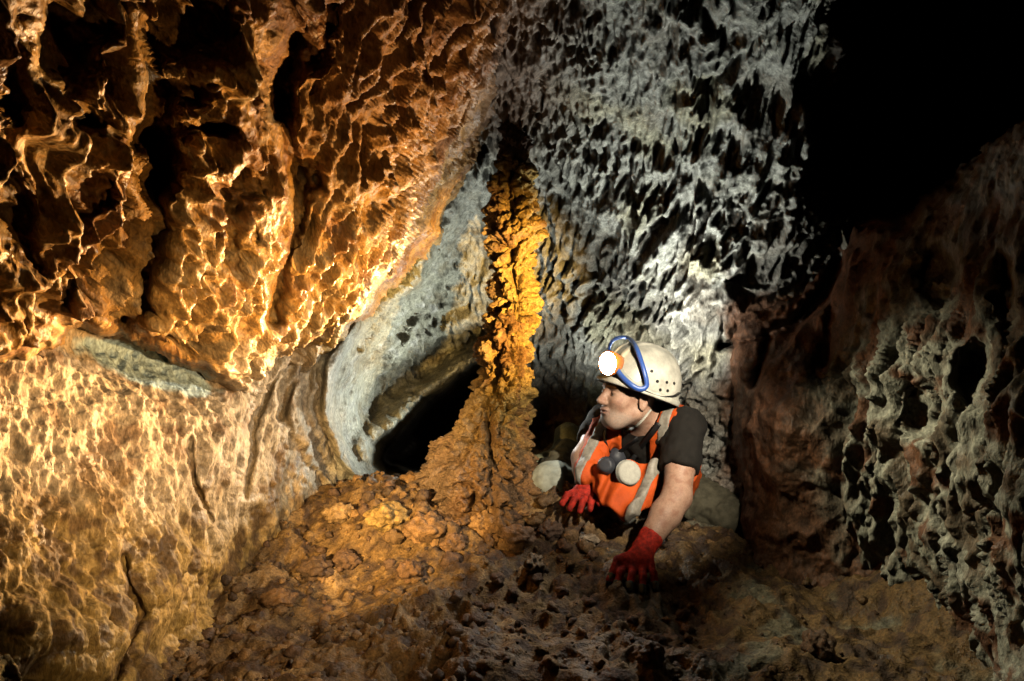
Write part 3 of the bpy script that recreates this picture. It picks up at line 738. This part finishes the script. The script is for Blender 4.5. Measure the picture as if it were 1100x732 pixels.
rhand = lambda P, e=0: make_hand(RWR, rk, rm, rt, rth, e)(P)
NB = hw(-.035, 0, -.05)
def neck(P): return cap(P, NB, SM + TU * .02 - TF * .01, .056, .066)
RK = at(594, 521, 2.84); RAN = at(610, 482, 3.12); LK = at(782, 552, 2.83); LAN = at(800, 500, 3.15)
hipR = tw(-.085, .02, -.22); hipL = tw(.085, .02, -.22)
def legs(P, e=0):
    d = chain(P, [hipR, (hipR + RK) / 2, RK, RAN], [.092 + e, .082 + e, .066 + e, .048 + e], .03)
    return smin(d, chain(P, [hipL, (hipL + LK) / 2, LK, LAN], [.092 + e, .082 + e, .060 + e, .045 + e], .03), .03)
def body(P):
    d = smin(head(P), neck(P), .03); d = smin(d, torso(P), .04)
    d = smin(d, larm(P), .03); d = smin(d, rarm(P), .03)
    d = smin(d, lhand(P, -.002), .015); d = smin(d, rhand(P, -.002), .015)
    return smin(d, legs(P, -.012), .03)
def skin_c(V):
    q = hl(V); n = fbm(V * 40, 3); C = np.tile([[.56, .34, .24]], (len(V), 1))
    C = mixc(C, (.38, .17, .11), sstep(-.2, .6, n) * .6)
    onh = (q[:, 0] > -.03) & (q[:, 2] > -.14) & (q[:, 2] < .06)
    beard = onh * sstep(-.040, -.060, q[:, 2] - .25 * (q[:, 0] - .08)) * sstep(-.02, .02, q[:, 0]) * (.45 + .35 * sstep(-.2, .3, fbm(V * 300, 2)))
    C = mixc(C, (.42, .36, .31), beard * .8)
    lips = np.exp(-((q[:, 2] + .060) / .010) ** 2 - (q[:, 1] / .024) ** 2) * (q[:, 0] > .083); C = mixc(C, (.42, .14, .11), lips * .8)
    brow = np.exp(-((q[:, 2] - .030) / .0055) ** 2) * (np.abs(q[:, 1]) > .012) * (np.abs(q[:, 1]) < .05) * (q[:, 0] > .06); C = mixc(C, (.07, .045, .03), brow * .85)
    lid = np.exp(-((q[:, 2] - .004) / .003) ** 2 - ((np.abs(q[:, 1]) - .031) / .012) ** 4) * (q[:, 0] > .07); C = mixc(C, (.04, .03, .025), lid * .9)
    hair = onh * (q[:, 0] < -.0) * (q[:, 2] > -.02) * (np.abs(q[:, 1]) < .078); C = mixc(C, (.10, .08, .07), hair * .8)
    return C
M_skin = rock_mat('skin', bump=.25, dist=.003, s1=160, s2=500, rough=(.42, .58), var=.14, spec=.4)
lo = np.array([.02, 2.18, -.05]); hi = np.array([1.02, 3.35, .90])
person = colfn_obj('person', body, lo, hi, .0045, M_skin, None, skin_c)
# a finer pass of head, near forearm and hands is not split off: the body stays one surface
tag(person, 'caver in white helmet and orange vest propped on red-gloved hands beside the rock column', 'person')

M_shirt = mat('dark_jersey', (.014, .012, .010), .9, noise=.3, bump=.4, bscale=260)
M_orange = mat('orange_mesh', (.92, .13, .018), .62, noise=.28, scale=16, bump=.5, bscale=420, spec=.35)
M_band = mat('reflective_tape', (.40, .36, .30), .5, noise=.35, scale=60, bump=.2, bscale=300, spec=.6)
M_khaki = mat('khaki_cloth', (.15, .135, .09), .85, noise=.5, scale=22, bump=.5, bscale=300)
M_glove = mat('red_glove', (.62, .035, .018), .7, noise=.6, scale=60, bump=.7, bscale=420)
M_grip = mat('glove_grip', (.025, .035, .028), .55, noise=.4, scale=80, bump=.6, bscale=300)
M_boot = mat('olive_boot', (.30, .29, .17), .7, noise=.4, scale=50, bump=.6, bscale=200)
M_dark = mat('black_rubber', (.018, .018, .02), .5, noise=.3, bump=.3)
fold = lambda P, s, a: a * fbm(P * s, 3)

def shirt(P):
    d = torso(P) - .008
    sl = smax(larm(P, .014), (P - (LSH * .36 + LEL * .64)) @ nrm(LEL - LSH), .006)
    sr = smax(rarm(P, .014), (P - (RSH * .40 + REL * .60)) @ nrm(REL - RSH), .006)
    d = smin(smin(d, sl, .03), sr, .03)
    d = smax(d, -(cap(P, NB, SM + TU * .05, .062, .066)), .006)
    q = tl(P); d = smax(d, -(q[:, 2] + .20), .01)
    return d + fold(P, 15, .009)
colfn_obj('t_shirt', shirt, (.22, 2.35, .02), (.95, 3.25, .75), .0065, M_shirt, person)['label'] = 'dark short-sleeved t-shirt'

HEM = [march(torso, 664, 520), march(torso, 694, 522)]
HA = at(640, 512, 2.60); HB = at(704, 512, 2.57); HD = at(676, 562, 2.47)
HX = nrm(HB - HA); HN = nrm(np.cross(HX, HD - HA)); HY = np.cross(HN, HX)
if HN[1] > 0: HN = -HN
HPOLY = [((at(x, y, 2.60 - .13 * (y - 512) / 50) - HA) @ HX, (at(x, y, 2.60 - .13 * (y - 512) / 50) - HA) @ HY) for x, y in ((636, 506), (708, 506), (704, 530), (698, 546), (684, 557), (672, 561), (662, 552), (648, 542), (638, 528))]
def hem(P):
    """loose front hem of the vest hanging in folds towards the ground"""
    v = P - HA; x = v @ HX; y = v @ HY; h = v @ HN
    h = h - .014 * np.sin(x * 70 + y * 30 + 4 * perlin(P * 8)) - .030 * perlin(P * 14) - .02
    return smax(-poly_sd(x, y, HPOLY) - .004, np.abs(h) - .012, .008) * .7
def vest(P):
    q = tl(P); d = torso(P) - .020 + fold(P, 14, .008)
    d = smax(d, np.abs(q[:, 0]) - .150 - .03 * (q[:, 2] < -.02), .010)       # armholes
    vv = np.abs(q[:, 0]) - np.clip(.55 * (q[:, 2] - .04), 0.002, .055)
    d = smax(d, -np.maximum(np.maximum(vv, -q[:, 1]), -(q[:, 2] - .02)), .006)
    d = smax(d, -(cap(P, NB, SM + TU * .06, .078, .078)), .006)
    d = smax(d, -(q[:, 2] + .17), .01)
    d = smin(d, cap(P, RSH + TF * .015 + TU * .012, at(629, 512, 2.62), .064, .046) + fold(P, 22, .008), .02)
    return smin(d, hem(P), .014)
vest_o = colfn_obj('safety_vest', vest, (.22, 2.35, .02), (.95, 3.2, .75), .0055, M_orange, person)
vest_o['label'] = 'bright orange safety vest with grey tape'
def stripe(region):
    def f(P):
        q = tl(P); return np.maximum(vest(P) - .0035, region(q))
    return f
LO, HI = (.22, 2.3, .05), (.95, 3.2, .75)
for nme, reg in (('reflective_tape', lambda q: np.maximum(np.abs(q[:, 0] - .104) - .019, -.12 - q[:, 2])), ('reflective_tape', lambda q: np.maximum(np.abs(q[:, 0] + .128) - .019, -.02 - q[:, 2])),
                 ('reflective_tape', lambda q: np.maximum(np.abs(q[:, 2] + .125 + .1 * q[:, 0]) - .012, np.abs(q[:, 0] - .02) - .1))):
    colfn_obj(nme, stripe(reg), LO, HI, .005, M_band, vest_o)
def trousers(P): 
    q = tl(P)
    d = smin(legs(P, .014), smax(torso(P) - .016, q[:, 2] + .15, .02), .04)
    for a, b in ((RK, RAN), (LK, LAN)): pass
    return d + fold(P, 16, .014) + fold(P, 38, .006)
colfn_obj('trousers', trousers, (.02, 2.62, -.05), (1.02, 3.35, .52), .0075, M_khaki, person)
M_knee = mat('pale_cloth', (.50, .52, .44), .8, noise=.25, scale=30, bump=.4, bscale=260)
def kneepad(P):
    d = ell(P, RK + np.array([.000, -.03, .020]), (.098, .080, .072)) + fold(P, 18, .010)
    return d
kp = colfn_obj('knee_pad', kneepad, RK - .15, RK + .15, .006, M_knee, person); kp['label'] = 'pale padded knee cover'
bd = nrm(at(576, 500, 3.06) - RAN); BT = RAN + bd * .22
def boot(P):
    d = smin(cap(P, RAN + np.array([0, 0, .05]), RAN - np.array([0, 0, .03]), .058, .058), cap(P, RAN - np.array([0, 0, .03]), at(577, 499, 3.06), .052, .040), .03)
    return d + fold(P, 30, .004)
bo = colfn_obj('boot', boot, RAN - .26, RAN + .2, .006, M_boot, person)
p0 = RAN - np.array([0, 0, .075]); p1 = at(577, 499, 3.06) - np.array([0, 0, .035])
V, Q = tube([p0, (p0 + p1) / 2, p1], [(.045, .018), (.050, .018), (.040, .016)], 14); mesh_obj('sole', V, Q, M_dark, bo)
def boot2(P): return smin(cap(P, LAN + np.array([0, 0, .05]), LAN - np.array([0, 0, .03]), .056, .056), cap(P, LAN - np.array([0, 0, .03]), LAN + np.array([.12, .16, -.06]), .05, .04), .03)
colfn_obj('boot', boot2, LAN - .2, LAN + .3, .008, M_boot, person)
def glove(hand, wr, el):
    ax = nrm(wr - el)
    def f(P):
        cuff = cap(P, wr - ax * .045, wr, .040, .034)
        return smin(hand(P, .0025), cuff, .012) + fold(P, 60, .0018)
    return f
gl = colfn_obj('glove', glove(lhand, LWR, LEL), (.24, 2.17, -.06), (.56, 2.48, .22), .0028, M_glove, person)
def tips(P): return np.minimum.reduce([cap(P, m_ * .25 + t * .75, t, .0135, .0120) for m_, t in zip(lm + [lth[1]], lt + [lth[2]])])
colfn_obj('finger_coating', tips, (.24, 2.17, -.06), (.56, 2.48, .22), .0028, M_grip, gl)
colfn_obj('glove', glove(rhand, RWR, REL), (.10, 2.45, .12), (.36, 2.75, .40), .003, M_glove, person)

# eyes
M_eye = mat('eye_white', (.75, .72, .68), .15, spec=.6); M_iris = mat('iris', (.04, .03, .02), .1)
for s_ in (-1, 1):
    ec = hw(.0728, s_ * .031, .003)
    V, Q = nets(lambda P: np.linalg.norm(P - ec, axis=1) - .0126, ec - .016, ec + .016, .0016); eo = mesh_obj('eye', V, Q, M_eye, person)
    ic = ec + HF * .0085 ; V, Q = nets(lambda P: np.linalg.norm(P - ic, axis=1) - .0052, ic - .008, ic + .008, .001); mesh_obj('iris', V, Q, M_iris, eo)
# helmet
HC2 = hw(-.040, 0, .030); tilt = math.radians(-13)
hf = nrm(HF * math.cos(tilt) - HU * math.sin(tilt)); hu = nrm(np.cross(hf, HL)); HM = np.stack([hf, HL, hu], 1)
def ml(P): return (P - HC2) @ HM
def mw(a, b, c): return HC2 + HM @ np.array([a, b, c], float)
def dome(q, e=0):
    r = np.array([.142 + e, .120 + e, .158 + e]); t = np.abs(q / r); p = 2.35
    return ((t ** p).sum(1) ** (1 / p) - 1) * .125
def helmet(P):
    q = ml(P); d = np.maximum(dome(q), -dome(q, -.006))
    d = smax(d, -(q[:, 2] + .012), .003)
    lip = np.abs(np.hypot(q[:, 0] / .150, q[:, 1] / .127) - 1) * .13 - .007
    lip = smax(lip, np.abs(q[:, 2] + .012) - .010, .004)
    d = smin(d, lip, .010)
    d = smin(d, np.maximum(dome(q, .004), np.abs(np.abs(q[:, 1]) - .03) - .008) + (q[:, 2] < .05) * .02, .008)
    return d
M_helm = mat('helmet_plastic', (.78, .76, .66), .38, noise=.32, scale=18, bump=.12, bscale=120, spec=.5, coat=.15)
ho = colfn_obj('helmet', helmet, HC2 - .21, HC2 + .21, .0034, M_helm, person)
ho['label'] = 'off-white caving helmet with blue goggles and headlamp'
fdome = lambda P: np.maximum(dome(ml(P)), -(ml(P)[:, 2] + .02))
def on_helm(px, py, off=.004):
    p = march(fdome, px, py); q = ml(p[None])[0]; nn = q / np.array([.142, .12, .158]) ** 2; nn = HM @ nrm(nn)
    return p + nn * off, nn
def disc_at(name, c, nn, ra, th_, m, parent, k=14, dome_=0):
    b1 = nrm(np.cross(nn, (0, 0.1, 1))); b2 = np.cross(nn, b1); V = []; Fc = []
    for z in (-th_, th_):
        for i in range(k):
            a = 2 * math.pi * i / k; V.append(c + (b1 * math.cos(a) + b2 * math.sin(a)) * ra + nn * z)
    V.append(c + nn * (th_ + dome_))
    for i in range(k): j = (i + 1) % k; Fc.append((i, j, k + j, k + i)); Fc.append((k + i, k + j, 2 * k))
    return mesh_obj(name, V, Fc, m, parent, smooth=False)
for px, py in ((706, 410), (716, 411), (724, 412), (709, 419), (717, 420), (700, 399)):
    p, nn = on_helm(px, py, .001); disc_at('vent', p, nn, .0055, .0014, M_dark, ho)
# goggles pushed up on the shell
M_blue = mat('blue_plastic', (.05, .14, .55), .3, spec=.5, coat=.3)
gp = [on_helm(x, y, .016)[0] for x, y in ((657, 380), (660, 370), (668, 366), (677, 367), (683, 376), (688, 390), (692, 404), (693, 415), (686, 418), (677, 413), (668, 404), (662, 393))]
V, Q = tube(gp, [(.0065, .0095)], 8, closed=True, sub=5); go = mesh_obj('goggles', V, Q, M_blue, ho)
gc = sum(gp) / len(gp); gn = on_helm(676, 393)[1]; ring = np.array(gp)
M_lens, nt_, b_ = nodes('clear_lens'); b_.inputs['Base Color'].default_value = (.75, .80, .72, 1); b_.inputs['Alpha'].default_value = .30; b_.inputs['Roughness'].default_value = .18; b_.inputs['Specular IOR Level'].default_value = .8
V = [gc + gn * .016]; Fc = []; NR = len(gp)
for rr_ in (.55, .98):
    for p in gp: V.append(gc + (p - gc) * rr_ + gn * .016 * (1 - rr_ ** 2))
for i in range(NR):
    j = (i + 1) % NR; Fc.append((0, 1 + i, 1 + j)); Fc.append((1 + i, 1 + NR + i, 1 + NR + j, 1 + j))
mesh_obj('goggle_lens', V, Fc, M_lens, ho)
sp = [on_helm(x, y, .006)[0] for x, y in ((684, 417), (692, 420), (702, 424), (712, 426), (722, 425), (728, 422))]
V, Q = tube(sp, [(.010, .0028)], 8, sub=4); mesh_obj('goggle_strap', V, Q, M_dark, ho)
sp = [on_helm(x, y, .006)[0] for x, y in ((657, 379), (655, 373), (658, 368))]
# headlamp
M_lampo = mat('orange_housing', (.70, .22, .05), .35, noise=.2, coat=.2)
lf = nrm(hf * .92 - hu * .28 - HL * (-.28)); lc = mw(.150, .030, .045)
b1 = nrm(np.cross(lf, hu)); b2 = np.cross(b1, lf); prof = [(-.028, .022), (-.026, .030), (0, .038), (.020, .043), (.027, .043), (.029, .039), (.023, .037), (.022, .0)]
V = []; Fc = []; k = 28
for z, r in prof:
    for i in range(k): a = 2 * math.pi * i / k; V.append(lc + lf * z + (b1 * math.cos(a) + b2 * math.sin(a)) * r)
for a in range(len(prof) - 1):
    for i in range(k): j = (i + 1) % k; Fc.append((a * k + i, a * k + j, (a + 1) * k + j, (a + 1) * k + i))
mesh_obj('headlamp', V, Fc, M_lampo, ho)
M_led = mat('lit_lamp_face', (1, 1, 1), .3, emit=(1.0, .97, .86), estr=90)
disc_at('lamp_lens', lc + lf * .026, lf, .038, .002, M_led, ho, 28, .008)
spot('headlamp_light', lc + lf * .045, lc + lf * 1.0, 10, (1.0, .98, .90), 165, .6, .022)
# chin strap and harness cord
M_cord = mat('pale_webbing', (.62, .60, .52), .6, bump=.3)
s1 = [march(body, x, y) + np.array([-.002, -.006, 0]) for x, y in ((699, 440), (692, 449), (684, 457), (674, 463), (664, 465))]
V, Q = tube(s1, [(.0065, .0022)], 6, sub=4); mesh_obj('chin_strap', V, Q, M_cord, ho)

# respirator hanging on the chest
vsurf = lambda P: np.minimum(vest(P), shirt(P))
rc_ = march(vsurf, 663, 498) + np.array([-.01, -.045, 0])
M_gum = mat('grey_rubber', (.055, .06, .075), .45, noise=.25, bump=.2)
M_filt = mat('pale_filter', (.62, .60, .52), .75, noise=.15, scale=80, bump=.4, bscale=300)
remp = bpy.data.objects.new('respirator', None); COL.objects.link(remp); remp.location = rc_
tag(remp, 'half-face dust respirator with two pale round filters hanging on the orange vest', 'respirator')
def off(o):   # keep world position under an empty
    o.parent = remp; o.location = -Vector(rc_); return o
fc = march(vsurf, 660, 491) + np.array([0, -.02, 0])
off(colfn_obj('face_piece', lambda P: smax(smin(ell(P, fc, (.042, .044, .044)), cap(P, fc, fc + np.array([.012, -.01, .03]), .024, .015), .02), -ell(P, fc + np.array([.0, .05, .0]), (.03, .04, .03)), .004), fc - .09, fc + .09, .0032, M_gum, None))
for x, y, rr_, dd in ((674, 507, .043, -.035), (650, 499, .027, -.015)):
    c = march(lambda P: np.minimum(vsurf(P), hem(P)), x, y) + np.array([0, -.022, 0]); ax = nrm((-.25 if x < 660 else .25, -.85, .25))
    def ff(P, c=c, ax=ax, rr_=rr_):
        q = P - c; h = q @ ax; r = np.linalg.norm(q - h[:, None] * ax, axis=1)
        d = smax(r - rr_, np.abs(h) - .016, .014); rim = np.hypot(r - rr_ * .93, h + .004) - .006
        return smin(d, rim, .003)
    off(colfn_obj('filter', ff, c - .07, c + .07, .003, M_filt if rr_ > .03 else M_gum, None))
vc = march(lambda P: np.minimum(vsurf(P), hem(P)), 660, 500) + np.array([0, -.045, 0]); off(disc_at('valve_cover', vc, nrm((-.3, -.9, -.1)), .013, .006, M_dark, None, 18, .003))
def strap(pts, r=(.010, .0022), m=None, sub=4, name='strap'):
    q = [march(vsurf, x, y) + np.array([-.002, -.007, .001]) for x, y in pts]
    V, Q = tube(q, [r], 6, sub=sub); return mesh_obj(name, V, Q, m or M_dark, None)
off(strap([(664, 488), (673, 480), (684, 472), (693, 463), (699, 452)]))
off(strap([(674, 500), (682, 490), (690, 478), (700, 466), (708, 455)]))
off(strap([(655, 486), (650, 474), (650, 462)], r=(.008, .002)))
# ------------------------------------------------------------------ loose stones and rubble
def stone_mesh(seed, res=26, rough=.22):
    rs = np.random.RandomState(seed)
    u = np.linspace(0, 2 * math.pi, res * 2, endpoint=False); v = np.linspace(.03, math.pi - .03, res)
    U_, V_ = np.meshgrid(u, v); D = np.stack([np.sin(V_) * np.cos(U_), np.sin(V_) * np.sin(U_), np.cos(V_)], -1).reshape(-1, 3)
    o = rs.rand(3) * 50
    r = 1 + fbm(D * 1.3 + o, 3) * rough * 1.6; W1, _ = worley(D * 2.2 + o); r += (.5 - W1) * rough * 1.5; W2, _ = worley(D * 5 + o); r += (.5 - W2) * rough * .5
    return D * r[:, None] * np.array([1, rs.uniform(.7, 1), rs.uniform(.6, .85)]), grid_faces(res, res * 2, wrap=True)
M_stone = rock_mat('stone', bump=1.0, dist=.008, s1=60, s2=200, rough=(.5, .95), var=.4)
stones = [  # px, py, radius px, colour, label
    (372, 598, 15, (.16, .09, .05), 'dark brown stone on the left floor, nearest the pale wall foot'),
    (415, 548, 22, (.45, .29, .10), 'golden lumpy boulder at the left foot of the rock column'),
    (365, 548, 15, (.38, .24, .11), 'tan stone left of the golden lumpy boulder'),
    (340, 606, 17, (.12, .07, .04), 'dark rounded stone on the lit left floor'),
    (455, 562, 21, (.32, .18, .08), 'brown lump resting against the front left foot of the column'),
    (520, 556, 20, (.40, .23, .10), 'upright pale brown lump at the centre of the column foot'),
    (487, 580, 14, (.25, .14, .07), 'small brown stone in front of the column foot'),
    (556, 572, 18, (.28, .16, .09), 'brown stone at the right foot of the column'),
    (592, 566, 14, (.15, .09, .06), 'dark stone between the column foot and the far red glove'),
    (632, 577, 10, (.48, .36, .25), 'small pale pinkish pebble between the two red gloves'),
    (574, 604, 13, (.30, .20, .11), 'tan pebble on dark soil in front of the column'),
    (440, 610, 14, (.22, .12, .06), 'brown clod on the lit floor in front of the column'),
    (806, 560, 9, (.55, .50, .38), 'small pale stone at the foot of the red-brown bank'),
    (300, 640, 17, (.20, .11, .05), 'brown clod in the shadow line on the left floor'),
    (880, 690, 20, (.16, .09, .05), 'flat dark stone on the smooth muddy floor, lower right'),
    (700, 700, 16, (.14, .09, .06), 'dark clod in the foreground below the planted red glove'),
]
def floor_hit(px, py):
    for d in np.arange(1.2, 4.2, .01):
        p = at(px, py, d)
        if p[2] < ground(p[0], p[1]): return p
    return at(px, py, 3)
for i, (px, py, rp, c, lab) in enumerate(stones):
    V, Q = stone_mesh(i * 7 + 1, 30); p = floor_hit(px, py + rp * .6); R = rp / F * p[1] * 1.05
    V = V * R; n = fbm((V + i) * 30, 3); Cc = mixc(np.tile([c], (len(V), 1)), tuple(np.array(c) * .5), sstep(-.1, .5, n))
    o = mesh_obj('stone', V, Q, M_stone, color=Cc); o.location = (p[0], p[1], p[2] + R * .30); o.rotation_euler = (0, 0, i * 1.7)
    tag(o, lab, 'stone', 'loose stones on the cave floor')
# uncountable small rubble: one object
rs = np.random.RandomState(11); VV = []; QQ = []; CC = []; nv = 0
protos = [stone_mesh(100 + k, 7, .3) for k in range(8)]
k = 0
while k < 2000:
    y = .9 + 2.6 * rs.rand() ** .8; x = rs.uniform(-1.1, 1.2) * (.35 + .25 * y)
    if x > .55 and rs.rand() < .75: continue
    r = .004 + .020 * rs.rand() ** 3.5
    near = math.hypot(x - CX, y - CY)
    if near < .5: r *= 1.7
    V, Q = protos[rs.randint(8)]; a = rs.rand() * 6.3; M3 = np.array(Matrix.Rotation(a, 3, 'Z') @ Matrix.Rotation(rs.rand() * 3, 3, 'X'))
    VV.append((V * r) @ M3.T + np.array([x, y, ground(x, y) + r * .25])); QQ.append(Q + nv); nv += len(V)
    c = np.array([(.22, .13, .06), (.10, .06, .035), (.30, .17, .07), (.15, .085, .05)][rs.randint(4)]) * rs.uniform(.8, 1.2)
    CC.append(np.tile(c, (len(V), 1))); k += 1
rub = mesh_obj('rubble', np.concatenate(VV), np.concatenate(QQ), M_stone, color=np.concatenate(CC))
tag(rub, 'loose brown rubble and grit scattered over the cave floor', 'rubble', kind='stuff')
